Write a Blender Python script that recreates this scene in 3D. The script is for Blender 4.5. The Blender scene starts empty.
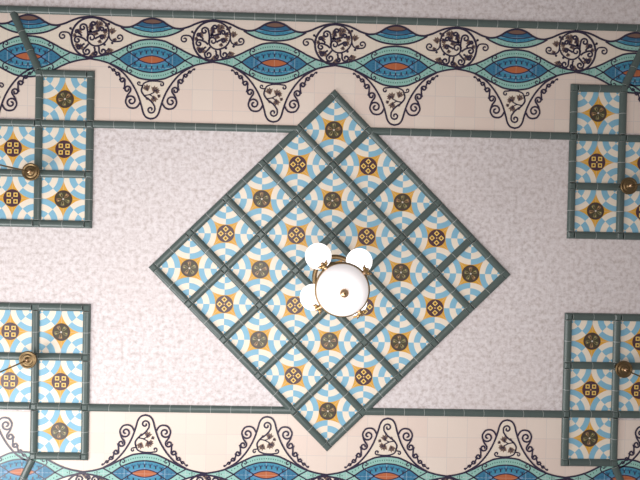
import bpy, math, random
from mathutils import Vector, Matrix
random.seed(4)
PI = math.pi
S = 0.0075            # metres per pattern unit (one 15 cm tile is 20 units)
ZC = 5.25             # ceiling height
CAMZ = ZC - 500 * S
C = bpy.context.scene.collection
sc = bpy.context.scene

# ------------------------------------------------------------------ materials
def lin(c):
    return tuple(((v / 255) / 12.92 if v / 255 <= 0.04045 else ((v / 255 + 0.055) / 1.055) ** 2.4) for v in c) + (1,)

def nodes_of(m):
    m.use_nodes = True
    nt = m.node_tree
    return nt, nt.nodes, nt.links, nt.nodes['Principled BSDF']

def math_n(nt, op, a, b=None, c=None):
    n = nt.nodes.new('ShaderNodeMath'); n.operation = op
    for i, v in enumerate((a, b, c)):
        if v is None: continue
        if isinstance(v, (int, float)): n.inputs[i].default_value = v
        else: nt.links.new(v, n.inputs[i])
    return n.outputs[0]

def mix(nt, fac, a, b, mode='MIX'):
    n = nt.nodes.new('ShaderNodeMix'); n.data_type = 'RGBA'; n.blend_type = mode
    for sock, v in ((n.inputs['Factor'], fac), (n.inputs['A'], a), (n.inputs['B'], b)):
        if isinstance(v, (int, float)): sock.default_value = v
        elif isinstance(v, tuple): sock.default_value = v
        else: nt.links.new(v, sock)
    return n.outputs['Result']

def grid_line(nt, coord, period, off, half):
    """1 on a joint line, 0 elsewhere (units of the pattern)"""
    t = math_n(nt, 'ADD', coord, -off)
    t = math_n(nt, 'DIVIDE', t, period)
    t = math_n(nt, 'ADD', t, 0.5)
    t = math_n(nt, 'FRACT', t)
    t = math_n(nt, 'SUBTRACT', t, 0.5)
    t = math_n(nt, 'ABSOLUTE', t)
    return math_n(nt, 'LESS_THAN', t, half / period)

def glaze(name, col, rough=0.3, joints=None, joint_fac=0.5, joint_col=(215, 212, 210), vary=0.06, tile_tint=0.0, nscale=9.0, metal=0.0, coat=0.0, wide=0.3):
    m = bpy.data.materials.new(name)
    nt, N, L, B = nodes_of(m)
    tc = N.new('ShaderNodeTexCoord')
    sep = N.new('ShaderNodeSeparateXYZ')
    vm = N.new('ShaderNodeVectorMath'); vm.operation = 'SCALE'; vm.inputs['Scale'].default_value = 1 / S
    L.new(tc.outputs['Object'], vm.inputs[0]); L.new(vm.outputs[0], sep.inputs[0])
    noi = N.new('ShaderNodeTexNoise'); noi.inputs['Scale'].default_value = nscale; noi.inputs['Detail'].default_value = 4
    L.new(tc.outputs['Object'], noi.inputs['Vector'])
    f = math_n(nt, 'MULTIPLY_ADD', noi.outputs['Fac'], 2 * vary, 1 - vary)
    comb = N.new('ShaderNodeCombineColor')
    for i in range(3): L.new(f, comb.inputs[i])
    c = mix(nt, 1.0, lin(col), comb.outputs[0], 'MULTIPLY')
    if joints:
        px, ox, py, oy = joints
        if tile_tint:
            fx = math_n(nt, 'FLOOR', math_n(nt, 'DIVIDE', math_n(nt, 'ADD', sep.outputs[0], -ox), px))
            fy = math_n(nt, 'FLOOR', math_n(nt, 'DIVIDE', math_n(nt, 'ADD', sep.outputs[1], -oy), py))
            cv = N.new('ShaderNodeCombineXYZ'); L.new(fx, cv.inputs[0]); L.new(fy, cv.inputs[1])
            wn = N.new('ShaderNodeTexWhiteNoise'); L.new(cv.outputs[0], wn.inputs['Vector'])
            t = mix(nt, wn.outputs['Value'], (1, 1, 1, 1), (1 - tile_tint * .5, 1 - tile_tint * 1.3, 1 - tile_tint * 1.3, 1))
            c = mix(nt, 1.0, c, t, 'MULTIPLY')
        g = math_n(nt, 'MAXIMUM', grid_line(nt, sep.outputs[0], px, ox, wide), grid_line(nt, sep.outputs[1], py, oy, wide))
        c = mix(nt, math_n(nt, 'MULTIPLY', g, joint_fac), c, lin(joint_col))
    L.new(c, B.inputs['Base Color'])
    B.inputs['Roughness'].default_value = rough
    B.inputs['Metallic'].default_value = metal
    B.inputs['Coat Weight'].default_value = coat
    B.inputs['Coat Roughness'].default_value = 0.12
    return m

G = 20.17
FJ = (G, 0.0, G, 4.3)         # frieze joints (rows fall at 145, 165, 185 ... on both sides)
CJ = (200.0, 0.0, 200.0, 0.0) # coffer tiles: one joint each way through the middle
M = {}
M['green'] = glaze('green_glaze', (86, 99, 96), .28, vary=.10, nscale=14)
M['grout'] = glaze('grout', (185, 188, 186), .8)
M['blue'] = glaze('sky_blue_glaze', (136, 188, 213), .5, CJ, .45)
M['cream'] = glaze('cream_glaze', (244, 230, 212), .5, CJ, .45, (190, 190, 190))
M['yellow'] = glaze('amber_glaze', (226, 168, 62), .5, CJ, .3)
M['plum'] = glaze('plum_glaze', (80, 52, 62), .35)
M['olive'] = glaze('olive_glaze', (74, 68, 46), .35)
M['lemon'] = glaze('pale_yellow_glaze', (246, 216, 126), .35)
M['taupe'] = glaze('taupe_glaze', (150, 114, 84), .35)
M['sage'] = glaze('sage_glaze', (128, 122, 88), .35)
M['wine'] = glaze('wine_glaze', (70, 34, 34), .35)
M['field'] = glaze('blush_cream_glaze', (238, 222, 210), .42, FJ, .5, (205, 198, 196), vary=.03, tile_tint=.05, nscale=3)
M['butter'] = glaze('butter_glaze', (239, 225, 209), .42, FJ, .4, (205, 200, 190), vary=.03)
M['teal'] = glaze('seafoam_glaze', (152, 198, 188), .42, FJ, .55, (205, 210, 210))
M['tealdot'] = glaze('dark_green_glaze', (58, 104, 92), .3)
M['sea'] = glaze('sea_blue_glaze', (66, 142, 172), .42, FJ, .6, (180, 200, 215))
M['deep'] = glaze('deep_blue_glaze', (50, 104, 140), .42, FJ, .3, (170, 190, 210))
M['side'] = glaze('slate_blue_glaze', (58, 122, 156), .42, FJ, .5, (180, 200, 215))
M['haze'] = glaze('lavender_glaze', (96, 142, 184), .42, FJ, .3)
M['rust'] = glaze('rust_orange_glaze', (186, 104, 66), .42, FJ, .35, (220, 180, 160))
M['brown'] = glaze('umber_glaze', (126, 96, 84), .3)
M['leaf'] = glaze('leaf_brown_glaze', (132, 108, 92), .3, vary=.15, nscale=60)
M['ink'] = glaze('ink_blue_glaze', (50, 42, 66), .3)
M['ash'] = glaze('opal_white', (245, 243, 242), .25, vary=.01)

def stone():
    m = bpy.data.materials.new('pale_mottled_stone')
    nt, N, L, B = nodes_of(m)
    tc = N.new('ShaderNodeTexCoord')
    vm = N.new('ShaderNodeVectorMath'); vm.operation = 'SCALE'; vm.inputs['Scale'].default_value = 1 / S
    sep = N.new('ShaderNodeSeparateXYZ')
    L.new(tc.outputs['Object'], vm.inputs[0]); L.new(vm.outputs[0], sep.inputs[0])
    n1 = N.new('ShaderNodeTexNoise'); n1.inputs['Scale'].default_value = 30; n1.inputs['Detail'].default_value = 6; n1.inputs['Roughness'].default_value = .62
    n2 = N.new('ShaderNodeTexNoise'); n2.inputs['Scale'].default_value = 1.6; n2.inputs['Detail'].default_value = 3
    n3 = N.new('ShaderNodeTexNoise'); n3.inputs['Scale'].default_value = 42; n3.inputs['Detail'].default_value = 2
    for n in (n1, n2, n3): L.new(tc.outputs['Object'], n.inputs['Vector'])
    cr = N.new('ShaderNodeValToRGB')
    cr.color_ramp.elements[0].position = .34; cr.color_ramp.elements[0].color = lin((198, 186, 183))
    cr.color_ramp.elements[1].position = .60; cr.color_ramp.elements[1].color = lin((236, 228, 229))
    e = cr.color_ramp.elements.new(.46); e.color = lin((220, 210, 210))
    L.new(n1.outputs['Fac'], cr.inputs[0])
    c = mix(nt, math_n(nt, 'MULTIPLY', math_n(nt, 'SUBTRACT', n2.outputs['Fac'], .35), .6), cr.outputs[0], lin((226, 212, 208)))
    sp = math_n(nt, 'GREATER_THAN', n3.outputs['Fac'], .62)
    c = mix(nt, math_n(nt, 'MULTIPLY', sp, .35), c, lin((196, 182, 180)))
    g = math_n(nt, 'MAXIMUM', grid_line(nt, sep.outputs[0], G, 0, .25), grid_line(nt, sep.outputs[1], G, 0, .25))
    c = mix(nt, math_n(nt, 'MULTIPLY', g, .22), c, lin((250, 246, 246)))
    L.new(c, B.inputs['Base Color']); B.inputs['Roughness'].default_value = .55
    return m
M['stone'] = stone()

def brass(name, col, rough):
    m = glaze(name, col, rough, vary=.12, nscale=50, metal=1.0)
    return m
M['brass'] = brass('aged_brass', (196, 162, 112), .3)
M['antique'] = brass('antique_bronze', (134, 112, 82), .42)
M['gold'] = brass('polished_brass', (240, 200, 160), .28)
mo = bpy.data.materials.new('opal_glass')
nt, N, L, B = nodes_of(mo)
B.inputs['Base Color'].default_value = lin((247, 242, 243)); B.inputs['Roughness'].default_value = .22
B.inputs['Emission Color'].default_value = lin((255, 250, 250)); B.inputs['Emission Strength'].default_value = .22
M['opal'] = mo
mo2 = mo.copy(); mo2.name = 'lit_opal_glass'; mo2.node_tree.nodes['Principled BSDF'].inputs['Emission Strength'].default_value = .8
M['opal_lit'] = mo2

# ------------------------------------------------------------------ mesh builder (pattern units, z down from the ceiling = h)
class MB:
    def __init__(s): s.v = []; s.f = []; s.m = []; s.sm = []; s.mats = []
    def mi(s, k):
        if k not in s.mats: s.mats.append(k)
        return s.mats.index(k)
    def face(s, pts, k, smooth=False):
        i = len(s.v); s.v += [tuple(p) for p in pts]; s.f.append(tuple(range(i, i + len(pts)))); s.m.append(s.mi(k)); s.sm.append(smooth)
    def grid(s, rows, k, smooth=True, close=False):
        i0 = len(s.v); n = len(rows[0])
        for r in rows: s.v += [tuple(p) for p in r]
        for a in range(len(rows) - 1):
            for b in range(n if close else n - 1):
                c = (b + 1) % n
                s.f.append((i0 + a * n + b, i0 + a * n + c, i0 + (a + 1) * n + c, i0 + (a + 1) * n + b)); s.m.append(s.mi(k)); s.sm.append(smooth)
    # flat work
    def poly(s, pts, h, k): s.face([(x, y, -h) for x, y in pts], k)
    def disc(s, x, y, r, h, k, n=24): s.poly([(x + r * math.cos(2 * PI * i / n), y + r * math.sin(2 * PI * i / n)) for i in range(n)], h, k)
    def between(s, A, Bc, h, k):
        for i in range(len(A) - 1): s.poly([A[i], A[i + 1], Bc[i + 1], Bc[i]], h, k)
    def ribbon(s, pts, w, h, k, taper=0.0):
        L_ = []; R_ = []; n = len(pts)
        for i, (x, y) in enumerate(pts):
            a = pts[max(0, i - 1)]; b = pts[min(n - 1, i + 1)]
            dx, dy = b[0] - a[0], b[1] - a[1]; l = math.hypot(dx, dy) or 1
            t = i / (n - 1); ww = w / 2 * (1 - taper * t)
            L_.append((x - dy / l * ww, y + dx / l * ww)); R_.append((x + dy / l * ww, y - dx / l * ww))
        s.between(L_, R_, h, k)
    def box(s, x0, y0, x1, y1, h0, h1, k):
        P = [(x0, y0), (x1, y0), (x1, y1), (x0, y1)]
        s.face([(x, y, -h1) for x, y in P], k); s.face([(x, y, -h0) for x, y in P][::-1], k)
        for i in range(4):
            a, b = P[i], P[(i + 1) % 4]
            s.face([(*a, -h0), (*b, -h0), (*b, -h1), (*a, -h1)], k)
    def prism(s, P, h0, h1, k):
        s.face([(x, y, -h1) for x, y in P], k); s.face([(x, y, -h0) for x, y in P][::-1], k)
        for i in range(len(P)):
            a, b = P[i], P[(i + 1) % len(P)]
            s.face([(*a, -h0), (*b, -h0), (*b, -h1), (*a, -h1)], k)
    def lathe(s, prof, k, cx=0, cy=0, n=40):     # prof: (radius, z)
        rows = [[(cx + r * math.cos(2 * PI * i / n), cy + r * math.sin(2 * PI * i / n), z) for i in range(n)] for r, z in prof]
        s.grid(rows, k, True, True)
    def tube(s, pts, r, k, n=10):
        rows = []; P = [Vector(p) for p in pts]; up = None
        for i, p in enumerate(P):
            t = (P[min(len(P) - 1, i + 1)] - P[max(0, i - 1)]).normalized()
            if up is None: up = t.orthogonal().normalized()
            a = (up - t * up.dot(t)).normalized(); up = a; b = t.cross(a)
            rr = r[i] if isinstance(r, (list, tuple)) else r
            rows.append([tuple(p + a * rr * math.cos(2 * PI * j / n) + b * rr * math.sin(2 * PI * j / n)) for j in range(n)])
        s.grid(rows, k, True, True)
        s.face(rows[0], k); s.face(rows[-1][::-1], k)
    def ball(s, c, r, k, n=14):
        rows = []
        for i in range(n + 1):
            a = PI * i / n
            rows.append([(c[0] + r * math.sin(a) * math.cos(2 * PI * j / (2 * n)), c[1] + r * math.sin(a) * math.sin(2 * PI * j / (2 * n)), c[2] + r * math.cos(a)) for j in range(2 * n)])
        s.grid(rows, k, True, True)
    def torus(s, c, R, r, k, n=48, m=10):
        rows = [[(c[0] + (R + r * math.cos(b)) * math.cos(a), c[1] + (R + r * math.cos(b)) * math.sin(a), c[2] + r * math.sin(b))
                 for b in [2 * PI * j / m for j in range(m)]] for a in [2 * PI * i / n for i in range(n + 1)]]
        s.grid(rows, k, True, True)
    def build(s, name, parent=None, loc=None, weld=False):
        me = bpy.data.meshes.new(name)
        me.from_pydata([(x * S, y * S, z * S) for x, y, z in s.v], [], s.f)
        for k in s.mats: me.materials.append(M[k])
        me.polygons.foreach_set('material_index', s.m); me.polygons.foreach_set('use_smooth', s.sm)
        me.update()
        o = bpy.data.objects.new(name, me); C.objects.link(o)
        if parent: o.parent = parent
        if loc: o.location = (loc[0] * S, loc[1] * S, loc[2] * S)
        return o

def thing(name, label, cat, x, y, z, rot=0, group=None):
    o = bpy.data.objects.new(name, None); C.objects.link(o)
    o.location = (x * S, y * S, z); o.rotation_euler = (0, 0, rot); o.empty_display_size = .1
    o['label'] = label; o['category'] = cat
    if group: o['group'] = group
    return o

def smooth(pts, n=6):
    out = []
    P = [pts[0]] + list(pts) + [pts[-1]]
    for i in range(1, len(P) - 2):
        a, b, c, d = P[i - 1], P[i], P[i + 1], P[i + 2]
        for j in range(n):
            t = j / n
            out.append(tuple(.5 * (2 * b[q] + (c[q] - a[q]) * t + (2 * a[q] - 5 * b[q] + 4 * c[q] - d[q]) * t * t + (3 * b[q] - a[q] - 3 * c[q] + d[q]) * t ** 3) for q in (0, 1)))
    out.append(tuple(pts[-1]))
    return out

def spiral(cx, cy, r, a0, d=1, turns=1.35, n=30, r1=.16):
    """outer end at angle a0 (degrees), winding inwards in direction d"""
    out = []
    for i in range(n + 1):
        t = i / n; a = math.radians(a0) + d * 2 * PI * turns * t; rr = r * (1 - (1 - r1) * t)
        out.append((cx + rr * math.cos(a), cy + rr * math.sin(a)))
    return out

# ------------------------------------------------------------------ setting: ceiling and floor
b = MB(); b.box(-460, -400, 460, 400, -8, 0, 'stone')
o = b.build('ceiling'); o.location = (0, 0, ZC); o['kind'] = 'structure'
b = MB(); b.box(-460, -400, 460, 400, 0, 8, 'field')
o = b.build('floor'); o.location = (0, 0, 0); o['kind'] = 'structure'

# ------------------------------------------------------------------ green liner bars
BW = 3.75
def bar(b, p, q, pieces, w=BW, base=0.0):
    p = Vector(p); q = Vector(q); d = (q - p); l = d.length; d.normalize(); n = Vector((-d.y, d.x))
    def sect(t, prof): c = p + d * t; return [(c.x + n.x * a, c.y + n.y * a, -(h + base)) for a, h in prof]
    prof = [(-w, 0), (-w * .99, .7), (-w * .84, 1.7), (-w * .55, 2.6), (-w * .2, 3.0), (w * .2, 3.0), (w * .55, 2.6), (w * .84, 1.7), (w * .99, .7), (w, 0)]
    gp = [(a * .985, h * .93) for a, h in prof]
    b.grid([sect(0, gp), sect(l, gp)], 'grout', True)
    e = .24
    for i in range(pieces):
        t0 = l * i / pieces + e; t1 = l * (i + 1) / pieces - e
        b.grid([sect(t0, prof), sect(t1, prof)], 'green', True)
        for t_ in (t0, t1): b.face(sect(t_, prof), 'green')

def node(b, x, y, rot=0, w=BW, base=0.0):
    c, s_ = math.cos(rot), math.sin(rot)
    def ring(r, h): return [(x + (a * c - d * s_) * r, y + (a * s_ + d * c) * r, -(h + base)) for a, d in ((-1, -1), (1, -1), (1, 1), (-1, 1))]
    rows = [ring(w * .98, 0), ring(w * .98, .9), ring(w * .82, 2.0), ring(w * .5, 2.8)]
    b.grid(rows, 'green', False, True); b.face(rows[-1], 'green')

def lattice(b, edges, pieces=2, base=0.4):
    ns = set()
    for p, q in edges:
        ns.add(p); ns.add(q)
        d = Vector(q) - Vector(p); u = d.normalized() * BW
        bar(b, tuple(Vector(p) + u), tuple(Vector(q) - u), pieces, base=base)
    for n_ in ns: node(b, *n_, base=base)

def trim(idx, segs):
    b = MB()
    for p, q in segs: bar(b, p, q, max(1, round((Vector(q) - Vector(p)).length / G)))
    o = b.build('trim_%d' % idx); o.location = (0, 0, ZC); o['kind'] = 'structure'
    return o
GX = 50.0; XN = 241.0; R0, PR = 41.2, 49.3
rows_ = [R0 + PR * i for i in range(4)]
k = 1
for sy in (-1, 1):
    for sx in (-1, 1):
        trim(k, [((sx * 36.6, sy * 140.6), (sx * (XN - BW), sy * 140.6))]); k += 1
    trim(k, [((-403, sy * 251.0), (403, sy * 251.0))]); k += 1
for sy in (-1, 1):
    for sx in (-1, 1):
        trim(k, [((sx * (XN + GX + 1.3), sy * (rows_[3] + 3.6)), (sx * (XN + GX + 26.5), sy * 247.3))]); k += 1

# ------------------------------------------------------------------ coffer tiles
RR = [23.5, 17.9, 11.7, 5.6, 0.0]
def coffer_tile():
    b = MB(); q = 24
    b.box(-q, -q, q, q, 0.0, .4, 'yellow')
    for cx, cy, a0 in ((-23, -23, 0), (23, -23, 90), (23, 23, 180), (-23, 23, 270)):
        for sec in range(2):
            for ri in range(4):
                col = 'blue' if (sec + ri) % 2 == 0 else 'cream'
                n = 8; A = []; Bq = []
                for i in range(n + 1):
                    a = math.radians(a0 + 45 * sec + 45 * i / n)
                    r_o = RR[ri]
                    A.append((cx + r_o * math.cos(a), cy + r_o * math.sin(a))); Bq.append((cx + RR[ri + 1] * math.cos(a), cy + RR[ri + 1] * math.sin(a)))
                b.between(A, Bq, .46, col)
    return b

def squares_medallion():
    b = MB(); b.disc(0, 0, 8.7, .52, 'plum', 32)
    for sx in (-1, 1):
        for sy in (-1, 1):
            x, y = sx * 3.3, sy * 3.3
            for r, k_, h in ((2.05, 'lemon', .58), (1.4, 'yellow', .62)):
                b.poly([(x - r, y - r), (x + r, y - r), (x + r, y + r), (x - r, y + r)], h, k_)
            b.disc(x, y, 1.0, .70, 'plum', 8)
    b.disc(0, 0, .8, .6, 'yellow', 8)
    return b

def flower_medallion():
    b = MB(); b.disc(0, 0, 8.8, .52, 'olive', 32); b.disc(0, 0, 7.9, .56, 'plum', 32); b.disc(0, 0, 7.1, .60, 'olive', 32)
    for i in range(5):
        a = i * 2 * PI / 5 + .2
        def P(r, t): return (r * math.cos(a + t), r * math.sin(a + t))
        b.poly([P(.8, 0), P(4, -.42), P(6.4, -.38), P(6.9, -.1), P(6.6, .2), P(4, .3)], .64, 'taupe' if i % 2 else 'sage')
        b.poly([P(1.2, 0), P(4, -.16), P(6, -.05), P(4, .12)], .68, 'wine' if i in (0, 2) else 'olive')
        b.poly([P(4.6, -.3), P(5.8, -.22), P(5.0, -.1)], .70, 'lemon')
    b.disc(0, 0, .9, .74, 'cream', 10)
    return b

tile0 = med_sq = med_fl = None
def place_tile(parent, x, y, kind, turn=0):
    """an inset tile (a part of its panel) with its medallion (a sub-part)"""
    global tile0, med_sq, med_fl
    if tile0 is None:
        tile0 = coffer_tile().build('inset_tile'); t = tile0
    else:
        t = tile0.copy(); C.objects.link(t)
    t.parent = parent; t.location = (x * S, y * S, 0)
    if kind == 'A':
        if med_sq is None: med_sq = m = squares_medallion().build('medallion')
        else: m = med_sq.copy(); C.objects.link(m)
        m['label'] = 'dark plum medallion with four small yellow squares'
    else:
        if med_fl is None: med_fl = m = flower_medallion().build('medallion')
        else: m = med_fl.copy(); C.objects.link(m)
        m['label'] = 'dark olive medallion with a brown flower'
    m.parent = t; m.rotation_euler = (0, 0, turn)

# diamond panel
g = 49.75
dia = thing('tile_mosaic', 'large diamond shaped mosaic of blue and cream coffers behind the opal chandelier', 'tile mosaic', 0, 0, ZC, PI / 4, 'green framed tile mosaics')
b = MB(); E_ = []
cs = [(-2.5 + i) * g for i in range(6)]
for i in range(6):
    for j in range(5):
        E_.append(((cs[i], cs[j]), (cs[i], cs[j + 1]))); E_.append(((cs[j], cs[i]), (cs[j + 1], cs[i])))
lattice(b, E_); b.build('lattice_frame', dia)
for i in range(5):
    for j in range(5):
        place_tile(dia, (i - 2) * g, (j - 2) * g, 'B' if (i + j) % 2 == 0 else 'A', random.choice((0, 1.3, 2.5, 3.9)) if (i + j) % 2 == 0 else 0)

# corner panels
lab = {(-1, -1): 'stepped tile mosaic at the upper left corner, its tallest column under the scrolled frieze',
       (1, -1): 'dim stepped tile mosaic at the upper right corner of the ceiling',
       (-1, 1): 'bright stepped tile mosaic at the lower left corner of the ceiling',
       (1, 1): 'stepped tile mosaic at the lower right corner of the ceiling'}
for (sx, sy), lb in lab.items():
    ox, oy = sx * (XN + GX), sy * rows_[1]
    t = thing('tile_mosaic', lb, 'tile mosaic', ox, oy, ZC, 0, 'green framed tile mosaics')
    E_ = []
    X = [sx * XN, sx * (XN + GX), sx * (XN + 2 * GX)]; Y = [sy * r for r in rows_]
    for c in range(2):
        for r in range(4 if c == 0 else 3):
            E_.append(((X[c] - ox, Y[r] - oy), (X[c + 1] - ox, Y[r] - oy)))
    for c in range(3):
        for r in range(3 if c < 2 else 2):
            E_.append(((X[c] - ox, Y[r] - oy), (X[c] - ox, Y[r + 1] - oy)))
    E_ = [(tuple(round(v, 3) for v in p), tuple(round(v, 3) for v in q)) for p, q in E_]
    b = MB(); lattice(b, E_); b.build('lattice_frame', t)
    for c, r, kd in ((0, 0, 'B'), (0, 1, 'A'), (0, 2, 'B'), (1, 0, 'A'), (1, 1, 'A')):
        place_tile(t, (X[c] + X[c + 1]) / 2 - ox, (Y[r] + Y[r + 1]) / 2 - oy, kd, 0 if kd == 'A' else (.3 if sy > 0 else 1.57))

# ------------------------------------------------------------------ friezes
def interp(tab, x):
    x = abs(x)
    for (a, ya), (c, yc) in zip(tab, tab[1:]):
        if x <= c:
            t = (x - a) / (c - a); return ya + (yc - ya) * t
    return tab[-1][1]
def curve(tab, n=8):
    """table of (x>=0, y) -> symmetric smooth polyline"""
    full = [(-x, y) for x, y in tab[::-1] if x > 0] + list(tab)
    return smooth(full, n)
HO = [(0, 20), (11, 18.8), (17.5, 16.3), (26, 12.1), (33, 8.4), (41, 5), (50, 2.4), (60.5, .7)]
GI = [(0, 12.6), (6, 12.2), (11, 11.2), (17, 9.2), (23, 6.6), (28, 3.4), (32.5, 0)]
WV = [(0, -40.6), (5, -39.9), (10.5, -37.7), (15.6, -34.4), (20.6, -32), (25, -31.2), (29, -31.4), (36, -33.5), (42, -36.3), (50, -39.2), (60.5, -40.8)]
BT = [(0, -22), (10, -22.8), (18, -24.7), (25.6, -27.9), (31, -31)]

class FM(MB):
    """flat motif on a frieze: local q runs towards the middle of the ceiling"""
    def __init__(s, sy, cx, flip=1, dy=0): super().__init__(); s.sy, s.cx, s.fl, s.dy = sy, cx, flip, dy
    def ribbon(s, pts, w, h, k, taper=0.0): super().ribbon(pts, w * 1.22, h, k, taper)
    def poly(s, pts, h, k):
        W = [(s.cx + s.fl * x, 205.5 - s.dy - y) for x, y in pts]
        if all(237.2 < abs(x) < 294.8 and y < 193.2 for x, y in W): return     # the corner mosaics stand here
        s.face([(s.cx + s.fl * x, s.sy * (205.5 - s.dy - y), -h) for x, y in pts], k)

LN = [0]
def leaf(b, x, y, r, ang, h=.8, k='leaf'):
    LN[0] = (LN[0] + 1) % 14; h += .004 * LN[0]
    a = math.radians(ang); P = []
    for t, rr in ((-180, .25), (-70, .45), (-48, 1.0), (-30, .72), (-14, 1.12), (0, .78), (14, 1.12), (30, .72), (48, 1.0), (70, .45)):
        P.append((x + r * rr * math.cos(a + math.radians(t)), y + r * rr * math.sin(a + math.radians(t))))
    c = (x, y)
    for i in range(len(P)): b.poly([c, P[i], P[(i + 1) % len(P)]], h, k)
    for t in (-28, 0, 28):      # dark veins
        b.ribbon([c, (x + r * .8 * math.cos(a + math.radians(t)), y + r * .8 * math.sin(a + math.radians(t)))], .5, h + .06, 'ink')

OW = 1.4
def lens(b):
    gi = curve(GI)
    up = [(x, -y) for x, y in gi]; b.between(up, gi, .66, 'sea')
    # side diamonds darker
    for s_ in (-1, 1):
        A = [(s_ * x, y) for x, y in ((13, 0), (18, 3.6), (23, 6.8), (28, 3.4), (32.5, 0))]; Bq = [(x, -y) for x, y in A]
        b.between(A, Bq, .68, 'side')
        for v in (-1, 1):
            b.ribbon(smooth([(s_ * 12, 0), (s_ * 18, v * 3.8), (s_ * 23, v * 7.2)]), .9, .74, 'ink')
        for q, r_ in ((18.5, 0), (22.5, 2.4), (22.5, -2.4), (22.5, 0), (26.5, 0)): b.disc(s_ * q, r_, .9, .72, 'deep', 6)
    A = smooth([(-19, 0), (-10, 3.6), (0, 5.2), (10, 3.6), (19, 0)]); b.between(A, [(x, -y) for x, y in A], .70, 'haze')
    A = smooth([(-13.8, 0), (-7, 2.7), (0, 3.8), (7, 2.7), (13.8, 0)]); b.between(A, [(x, -y) for x, y in A], .73, 'rust')
    for v in (-1, 1): b.ribbon([(x, v * y) for x, y in A], .8, .76, 'ink')
    # club marks round the orange heart
    for v in (-1, 1):
        for x in (-16.5, -11, -5.5, 0, 5.5, 11, 16.5):
            yo = 8.3 - abs(x) ** 2 * .013
            b.disc(x - 1.3, v * (yo + 1), 1.15, .74, 'deep', 8); b.disc(x + 1.3, v * (yo + 1), 1.15, .742, 'deep', 8)
            b.poly([(x - .65, v * (yo + .8)), (x + .65, v * (yo + .8)), (x + .65, v * (yo - 2.2)), (x - .65, v * (yo - 2.2))], .75, 'ink')
        b.ribbon([(x, v * y) for x, y in gi], 1.1, .8, 'ink')
        for s_ in (-1, 1):   # small curls crossing the band
            b.ribbon([(s_ * x, v * y) for x, y in smooth([(23, 6.8), (24.6, 9.6), (23.6, 12.4)])] + [(s_ * x, v * y) for x, y in spiral(21.4, 11.6, 2.6, 10, 1, .95, 14)], .9, .84, 'ink')
    # dots along the band
    for v in (-1, 1):
        for i in range(-8, 9):
            x = i * 2.3; y = (interp(HO, x) + interp(GI, x)) / 2
            b.poly([(x - .4, v * (y - .6)), (x + .4, v * (y - .6)), (x + .4, v * (y + .6)), (x - .4, v * (y + .6))], .7, 'tealdot')
        for s_ in (-1, 1):
            for x in (28.5, 31.5, 34.5): b.disc(s_ * x, v * (interp(HO, x) * .5 + (2.6 if x < 30 else 1.2 if x < 33 else .2)), .65, .7, 'tealdot', 6)
            b.ribbon([(s_ * 32.5, 0), (s_ * 41.5, v * 4.9)], 1.0, .8, 'ink')
    for s_ in (-1, 1):
        for dx, dy in ((0, 0), (-2.2, 0), (2.2, 0), (0, 1.3), (0, -1.3)): b.disc(s_ * (47 + dx), dy, .6, .7, 'tealdot', 6)

def crescent(b):
    wv = [(x, y) for x, y in curve(WV) if abs(x) <= 31]
    xs = [i * 31 / 16 for i in range(-16, 17)]
    def C_(tab): return [(x, interp(tab, x)) for x in xs]
    W = C_(WV); Bt = C_(BT)
    L1 = [(0, -35.2), (6, -35.8), (10.8, -37.4), (40, -50)]; L2 = [(0, -31), (8, -31.8), (17, -33.6), (40, -40)]; L3 = [(0, -27), (10, -28.2), (22, -31.8), (31, -34)]
    def lo(A, Bq): return [(x, min(max(interp(A, x), interp(WV, x)), interp(BT, x))) for x in xs]
    a1, a2, a3 = lo(L1, 0), lo(L2, 0), lo(L3, 0)
    b.between(W, a1, .66, 'brown'); b.between(a1, a2, .66, 'deep'); b.between(a2, a3, .66, 'sea'); b.between(a3, Bt, .66, 'teal')
    for a_ in (a1, a2, a3):
        b.ribbon([p for p in a_ if p[1] > interp(WV, p[0]) + .15], .8, .72, 'ink')
    for x in range(-8, 9, 2): b.disc(x * 2.0, interp(BT, x * 2.0) - 2.2, .5, .7, 'tealdot', 6)
    for x in range(-6, 7, 2): b.disc(x * 2.0, interp(L3, x * 2.0) - 1.6, .6, .7, 'deep', 6)
    b.ribbon(curve(BT), OW, .8, 'ink')

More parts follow.
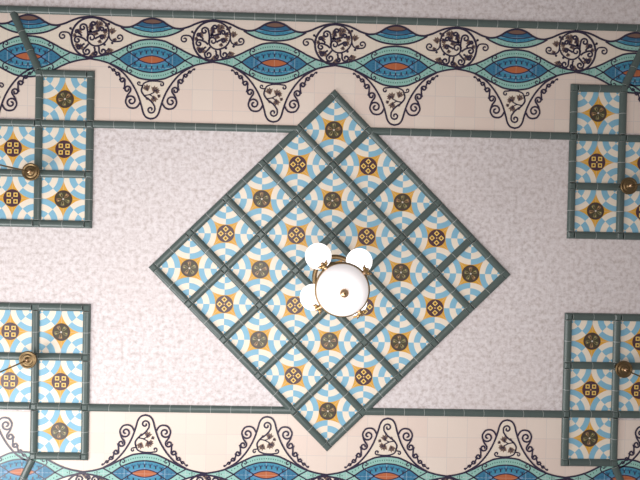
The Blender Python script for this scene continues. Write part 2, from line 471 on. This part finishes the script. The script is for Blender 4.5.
def roundel(b):
    cx, cy = 0, -19.9
    def T(pts): return [(cx + x, cy + y) for x, y in pts]
    b.disc(cx, cy, 19.5, .62, 'butter', 40)
    for x, y, r, a in ((-14.5, -6, 5, 0), (-12.5, 10, 5, -20), (1.5, 14.5, 5, 90), (16.5, 10.5, 5.5, 60), (19.5, -5, 5.5, -80), (5, -9, 6, -60), (-2, -13.5, 4, 60), (10, -3, 5, 40), (3, -14.5, 4.5, 0), (8, 2, 3.6, 100), (-7, 16.5, 3.4, 120), (13, -12, 4, -30), (5.5, -4, 4.6, 200), (1, -9, 5, -150), (11, -7.5, 5, 20), (-15.5, -1.5, 3.6, 200), (21, 1, 3.6, 20), (-13, 7, 4, 150), (14.5, 14, 4, 40), (-1, 17, 4, 90), (7, -13, 4.5, -40)):
        leaf(b, cx + x, cy + y, r, a, .68)
    arc = [(20 * math.cos(math.radians(a)), 20 * math.sin(math.radians(a))) for a in range(-70, -276, -6)]
    b.ribbon(T(arc), 1.7, .8, 'ink')
    b.ribbon(T([(19.2 * math.cos(math.radians(a)), 19.2 * math.sin(math.radians(a))) for a in range(85, 25, -6)]), .8, .8, 'ink')
    b.ribbon(T(smooth([(6, -19), (12, -15.5), (16, -9), (16.3, -2), (13, 4), (8, 7.2), (2, 7.8), (-3.2, 4.4), (-4.6, 0)]) + spiral(-.4, 0, 4.3, 180, 1, 1.15, 22)), 1.35, .82, 'ink')
    b.ribbon(T(smooth([(16.5, -3), (18, 1), (21.5, 3), (25.5, 3)]) + spiral(27, -1, 3.9, 100, -1, 1.2, 20)), 1.2, .84, 'ink')
    b.ribbon(T(smooth([(-20, 1), (-22.5, -4), (-27, -5)]) + spiral(-28.5, -1, 4.0, -75, -1, 1.2, 20)), 1.2, .84, 'ink')
    for x, y, r, a0, d, x2, y2 in ((-8.8, -9.8, 3.9, -20, -1, -4, 2), (-14, 2.6, 3.7, -60, -1, -5, 3.5), (-4.6, 13.4, 3.9, -160, -1, -3, 6), (11, 13, 3.9, -170, -1, 6, 7.5), (1.5, -13.5, 2.9, 120, 1, -3, -5), (9.5, -8.5, 2.8, 150, 1, -1, -5), (9.5, -.5, 2.4, 200, 1, 3, 1), (-14.8, -5.6, 2.2, 40, -1, -10, -1), (-12.5, 10, 2.4, -40, -1, -7, 6), (3.4, 15.4, 2.2, -100, 1, 2, 9)):
        sp = spiral(x, y, r, a0, d, 1.2, 20)
        b.ribbon(T(smooth([(x2, y2), ((x2 + sp[0][0]) / 2 + .5, (y2 + sp[0][1]) / 2 - .5), sp[0]], 4)[:-1] + sp), 1.5, .86, 'ink')
    for x, y in ((-21, -8.6), (16.5, -14), (20, 4.6), (12.5, 6.5), (-1, -6.5), (13.5, -8)):
        b.disc(cx + x, cy + y, 1.3, .86, 'ink', 8)
    b.ribbon(T([(-19, -7), (-21, -8.6)]), 1, .86, 'ink'); b.ribbon(T([(-4, -1), (-1, -6.5)]), 1, .86, 'ink')

PS = [(-41, 5.2), (-33.5, 9.4), (-27.5, 14), (-21, 21.5), (-15.6, 30), (-12, 38), (-9.4, 46), (-7.4, 53), (-4.4, 57), (0, 58.4)]
def pendant(b):
    side = smooth(PS, 6)
    mir = [(-x, y) for x, y in side]
    b.between([p for p in side], mir, .55, 'butter')
    b.ribbon(side + mir[::-1][1:], 1.45, .8, 'ink')
    # running scroll, large by the tip and shrinking up the side
    chain = [(-19.4, 40.8, 5.5), (-23.6, 29.8, 3.6), (-28.6, 21.2, 2.8), (-33.4, 15.2, 2.1), (-37.6, 11.4, 1.5)]
    for s_ in (-1, 1):
        def F(pts): return [(-s_ * x, y) for x, y in pts]
        b.ribbon(F(smooth([(-10.7, 42), (-13.3, 46.5), (-17, 48.3), (-22, 47.3), (-25, 43)], 5)[:-1] + spiral(-19.6, 41, 5.6, 160, 1, 1.35, 32)), 1.4, .82, 'ink')
        for i, (x, y, r) in enumerate(chain[1:]):
            px, py, pr = chain[i]
            # link leaves the outside of the previous curl and rolls into this one
            sp = spiral(x, y, r, 30, -1, 1.2, 20, .3)
            lk = smooth([(px - pr * 1.0, py), (px - pr * .75, py - pr * .85), sp[0]], 5)
            b.ribbon(F(lk[:-1] + sp), 1.4 - .08 * i, .83 + .01 * i, 'ink')
        b.ribbon(F(smooth([(-38.5, 11.5), (-40.5, 8.6), (-42, 8)])), .9, .83, 'ink')
        b.disc(-s_ * -41.8, 8.4, 1.2, .84, 'ink', 8)
    # vine inside
    b.ribbon(smooth([(-9, 27), (-9.6, 31.5), (-6, 36.5), (0, 41), (3.6, 46)], 6) + spiral(-.2, 49.2, 4.2, -20, 1, 1.2, 22), 1.35, .82, 'ink')
    b.ribbon(smooth([(-9, 28), (-7.5, 23.6), (-2, 21.3), (5, 21)], 5) + spiral(10, 24, 2.6, -110, 1, 1.0, 14), 1.15, .82, 'ink')
    b.ribbon(smooth([(-8.4, 26), (-11, 25.6)], 3) + spiral(-12, 23.4, 2.2, 60, 1, 1.0, 14), 1.05, .82, 'ink')
    b.ribbon(smooth([(-7, 35.5), (-2, 34.6), (3, 32)], 4), .9, .82, 'ink'); b.ribbon(smooth([(-2, 34.6), (1, 36), (3, 39)], 4), .8, .82, 'ink')
    leaf(b, -3.8, 30, 5.6, -110, .7); leaf(b, 2.6, 31.5, 5.6, -70, .7); leaf(b, 3.8, 30.5, 4.4, 10, .7); leaf(b, 2.4, 36.5, 5.4, 80, .7); leaf(b, 6.5, 35, 3, 30, .7); leaf(b, -3, 38, 2.6, 160, .7)

EX = [-302.5, -181.5, -60.5, 60.5, 181.5, 302.5]
for sy, lb in ((-1, 'long scrolled frieze of blue lenses and vine roundels along the top of the ceiling'),
               (1, 'long scrolled frieze of blue lenses along the bottom edge, pendants pointing up')):
    fr = thing('tile_frieze', lb, 'tile frieze', 0, 0, ZC, 0, 'scrolled tile friezes')
    b = MB()
    b.prism([(-403, sy * 193.4), (403, sy * 193.4), (403, sy * 248.5), (-403, sy * 248.5)], 0, .4, 'field')
    for sx in (-1, 1):     # lower strip, cut round the diamond and the stepped corner mosaics
        b.prism([(sx * 237, sy * 143.5), (sx * 237, sy * 193.4), (0, sy * 193.4), (0, sy * 181.4), (sx * 38, sy * 143.5)], 0, .4, 'field')
        b.prism([(sx * 295, sy * 145.2), (sx * 403, sy * 145.2), (sx * 403, sy * 193.4), (sx * 295, sy * 193.4)], 0, .4, 'field')
    b.build('tile_field', fr)
    # band running the whole length
    b = FM(sy, 0)
    for ex in EX:
        xs = [ex + x for x in [i * 60.5 / 30 for i in range(-30, 31)]]
        ho = curve(HO, 8); ho = [(ex + x, y) for x, y in ho]
        b.between([(x, -y) for x, y in ho], ho, .6, 'teal')
        for v in (-1, 1): b.ribbon([(x, v * y) for x, y in ho], OW, .78, 'ink')
        wv = [(ex + x, y) for x, y in curve(WV, 8)]
        up = [(x, -interp(HO, x - ex)) for x, _ in wv]
        b.between([(x, y) for x, y in wv], up, .5, 'butter')
        b.ribbon(wv, OW + .15, .78, 'ink')
    b.build('wave_band', fr)
    for ex in EX:
        fl = 1 if ex < 0 else -1
        b = FM(sy, ex); lens(b); b.build('lens_ornament', fr)
        b = FM(sy, ex); crescent(b); b.build('crescent_ornament', fr)
        px = ex if abs(ex) < 300 else math.copysign(338, ex)
        b = FM(sy, px, fl, 0 if px == ex else 5.5); pendant(b); b.build('scroll_pendant', fr)
    for rx in (-240.6, -121.3, -.6, 121, 241.5, -363, 363):
        b = FM(sy, rx, -1 if rx > 0 else 1); roundel(b); b.build('vine_roundel', fr)

# ------------------------------------------------------------------ central chandelier
ch = thing('chandelier', 'opal glass chandelier with a white bowl and globes hanging in front of the diamond panel', 'chandelier', .5, 0, ZC, 0)
CH = {}
b = MB(); b.lathe([(0.5, -3), (9, -3.4), (9.4, -4.2), (7.5, -6), (5, -7.5), (2.4, -10), (1.4, -13), (.5, -14)], 'antique'); b.build('canopy', ch)
b = MB(); b.tube([(0, 0, -10), (0, 0, -178)], .9, 'brass'); b.build('stem', ch)
b = MB()   # hub above the globes, with hoop
b.lathe([(.9, -71), (2.6, -73), (3.6, -77), (2.6, -81), (4.4, -84), (2.2, -88), (.9, -91)], 'brass')
b.build('hub', ch)
DG, DR = 93, 171
b = MB()
Rh = 17.5
rows = [[(r * math.cos(2 * PI * i / 56), r * math.sin(2 * PI * i / 56), z) for r, z in ((Rh - 1.7, -74.5), (Rh + 1.5, -74.5), (Rh + 2.0, -76), (Rh + 1.4, -77.5), (Rh - 1.6, -77.5), (Rh - 2.0, -76))] for i in range(57)]
b.grid(rows, 'antique', True, True); b.build('hoop', ch)
for i in range(4):
    a = math.radians(51 + 90 * i); c, s_ = math.cos(a), math.sin(a)
    def P(r, z): return (r * c, r * s_, z)
    b = MB()
    b.tube([P(2.5, -77), P(6, -80), P(11, -79), P(16, -75.5), P(20, -74), P(23.8, -75.5), P(23.8, -80)], [1.1, 1.1, 1.0, 1.0, 1.0, 1.1, 1.3], 'brass')
    ar = b.build('arm', ch)
    gx, gy = 23.8 * c, 23.8 * s_
    b = MB(); b.lathe([(.6, -77), (2.6, -78), (5.2, -80.5), (5.6, -84), (5.0, -84.1), (4.4, -81), (.6, -79.5)], 'brass', gx, gy, 24); b.build('globe_fitter', ar)
    b = MB(); b.ball((gx, gy, -DG), 10.8, 'opal_lit', 20); b.build('globe_shade', ar)
    # rod and clip that carry the bowl
    b = MB(); b.tube([P(2, -87), P(9, -98), P(13.5, -122), P(17.4, -148), P(18.8, -DR)], .75, 'brass', 8); rd = b.build('bowl_rod', ch)
    b = MB()
    b.ball(P(19.4, -DR), 1.9, 'brass', 8); b.ball(P(21.2, -DR + 2.2), 1.4, 'gold', 8); b.ball(P(18.2, -DR - 2.0), 1.2, 'gold', 8)
    for da in (-.11, .11):
        q = (20.4 * math.cos(a + da), 20.4 * math.sin(a + da), -DR + .6); b.ball(q, 1.25, 'brass', 8)
        q = (21.8 * math.cos(a + da * 1.6), 21.8 * math.sin(a + da * 1.6), -DR + 1.2)
        b.tube([P(20, -DR), ((q[0] + 20 * c) / 2, (q[1] + 20 * s_) / 2, -DR + 3), q], .5, 'gold', 6)
    b.build('bowl_clip', rd)
b = MB()
prof = [(17.3, -DR + 1), (17.2, -DR - 1)] + [(17.1 * math.cos(t) ** .9 if t < 1.56 else .3, -DR - 1 - 16.5 * math.sin(t)) for t in [1.57 * i / 18 for i in range(1, 19)]]
b.lathe(prof, 'opal', n=64); bw = b.build('bowl_shade', ch)
b = MB(); b.torus((0, 0, -DR), 17.6, .75, 'antique', 64); b.torus((0, 0, -DR - 1.3), 17.4, .4, 'antique', 64); b.build('bowl_rim', bw)
b = MB(); b.lathe([(.3, -186), (2.0, -187), (2.3, -188), (1.0, -189), (1.6, -189.6)], 'gold', n=20); b.ball((0, 0, -191.3), 2.9, 'gold', 12); b.lathe([(.9, -193), (.8, -194.6), (.1, -195)], 'brass', n=16); b.build('finial', bw)

# ------------------------------------------------------------------ corner pendant lamps (ceiling roses and rods enter the frame)
for (sx, sy), lb in {(-1, -1): 'brass ceiling rose with a rod on the upper left tile mosaic',
                     (1, -1): 'dim brass ceiling rose on the upper right tile mosaic',
                     (-1, 1): 'brass ceiling rose with a rod on the lower left tile mosaic',
                     (1, 1): 'brass ceiling rose with a rod on the lower right tile mosaic'}.items():
    p = thing('pendant_lamp', lb, 'lamp', sx * (XN + GX), sy * rows_[1], ZC, 0, 'brass ceiling roses at the corners')
    b = MB()
    b.lathe([(3.2, -3.4), (3.0, -6), (3.6, -10), (7.6, -12.4), (8.5, -13.2), (8.5, -14), (7.9, -14.6), (7.0, -14.4), (6.4, -13.8), (5.6, -13.8), (5.0, -14.5), (4.2, -14.8), (3.6, -14.4), (2.8, -14.6), (2.2, -15.4), (.8, -15.8)], 'antique', n=40); b.build('canopy', p)
    b = MB(); b.ball((0, 0, -16.2), 1.9, 'gold', 10); b.build('canopy_knob', p)
    b = MB(); b.tube([(0, 0, -16), (0, 0, -150)], .75, 'antique', 8); b.build('rod', p)
    b = MB(); b.lathe([(.6, -148), (2.6, -149), (5.2, -152), (5.6, -155), (5, -155), (.6, -151)], 'brass', n=24); b.build('globe_fitter', p)
    b = MB(); b.ball((0, 0, -163), 10.3, 'opal', 18); b.build('globe_shade', p)

# ------------------------------------------------------------------ light
w = bpy.data.worlds.new('World'); sc.world = w; w.use_nodes = True
w.node_tree.nodes['Background'].inputs[0].default_value = (1, .98, .97, 1); w.node_tree.nodes['Background'].inputs[1].default_value = .19
def area(name, loc, tgt, sx, sy, e, col=(1, 1, 1)):
    l = bpy.data.lights.new(name, 'AREA'); l.shape = 'RECTANGLE'; l.size = sx; l.size_y = sy; l.energy = e; l.color = col
    o = bpy.data.objects.new(name, l); C.objects.link(o); o.location = loc
    o.rotation_euler = (Vector(tgt) - Vector(loc)).to_track_quat('-Z', 'Y').to_euler()
    return o
area('window_daylight', (-4.4, 2.4, 2.7), (-.8, .2, ZC), 2.8, 2.0, 108, (1, .99, .985))
area('fill_uplight', (-.8, .7, 2.2), (-.75, .6, ZC), 2.4, 2.4, 53, (1, .99, .995))  # added soft upward fill to shape the falloff, no fixture of the room

# ------------------------------------------------------------------ camera
a_, b_, c_ = 0.00993, -0.01978, 0.02117
Rx = Matrix(((1, 0, 0), (0, math.cos(a_), -math.sin(a_)), (0, math.sin(a_), math.cos(a_))))
Ry = Matrix(((math.cos(b_), 0, math.sin(b_)), (0, 1, 0), (-math.sin(b_), 0, math.cos(b_))))
Rz = Matrix(((math.cos(c_), -math.sin(c_), 0), (math.sin(c_), math.cos(c_), 0), (0, 0, 1)))
R = Rz @ Rx @ Ry
right, down, fwd = R[0], R[1], R[2]
cd = bpy.data.cameras.new('Camera'); cd.sensor_width = 36; cd.lens = 500 / 640 * 36; cd.clip_start = .05
co = bpy.data.objects.new('Camera', cd); C.objects.link(co)
mw = Matrix((( right[0], -down[0], -fwd[0], -21.364 * S), (right[1], -down[1], -fwd[1], -35.742 * S), (right[2], -down[2], -fwd[2], CAMZ), (0, 0, 0, 1)))
co.matrix_world = mw
sc.camera = co
sc.view_settings.view_transform = 'Standard'; sc.view_settings.look = 'None'; sc.view_settings.gamma = 1; sc.view_settings.exposure = 0.47
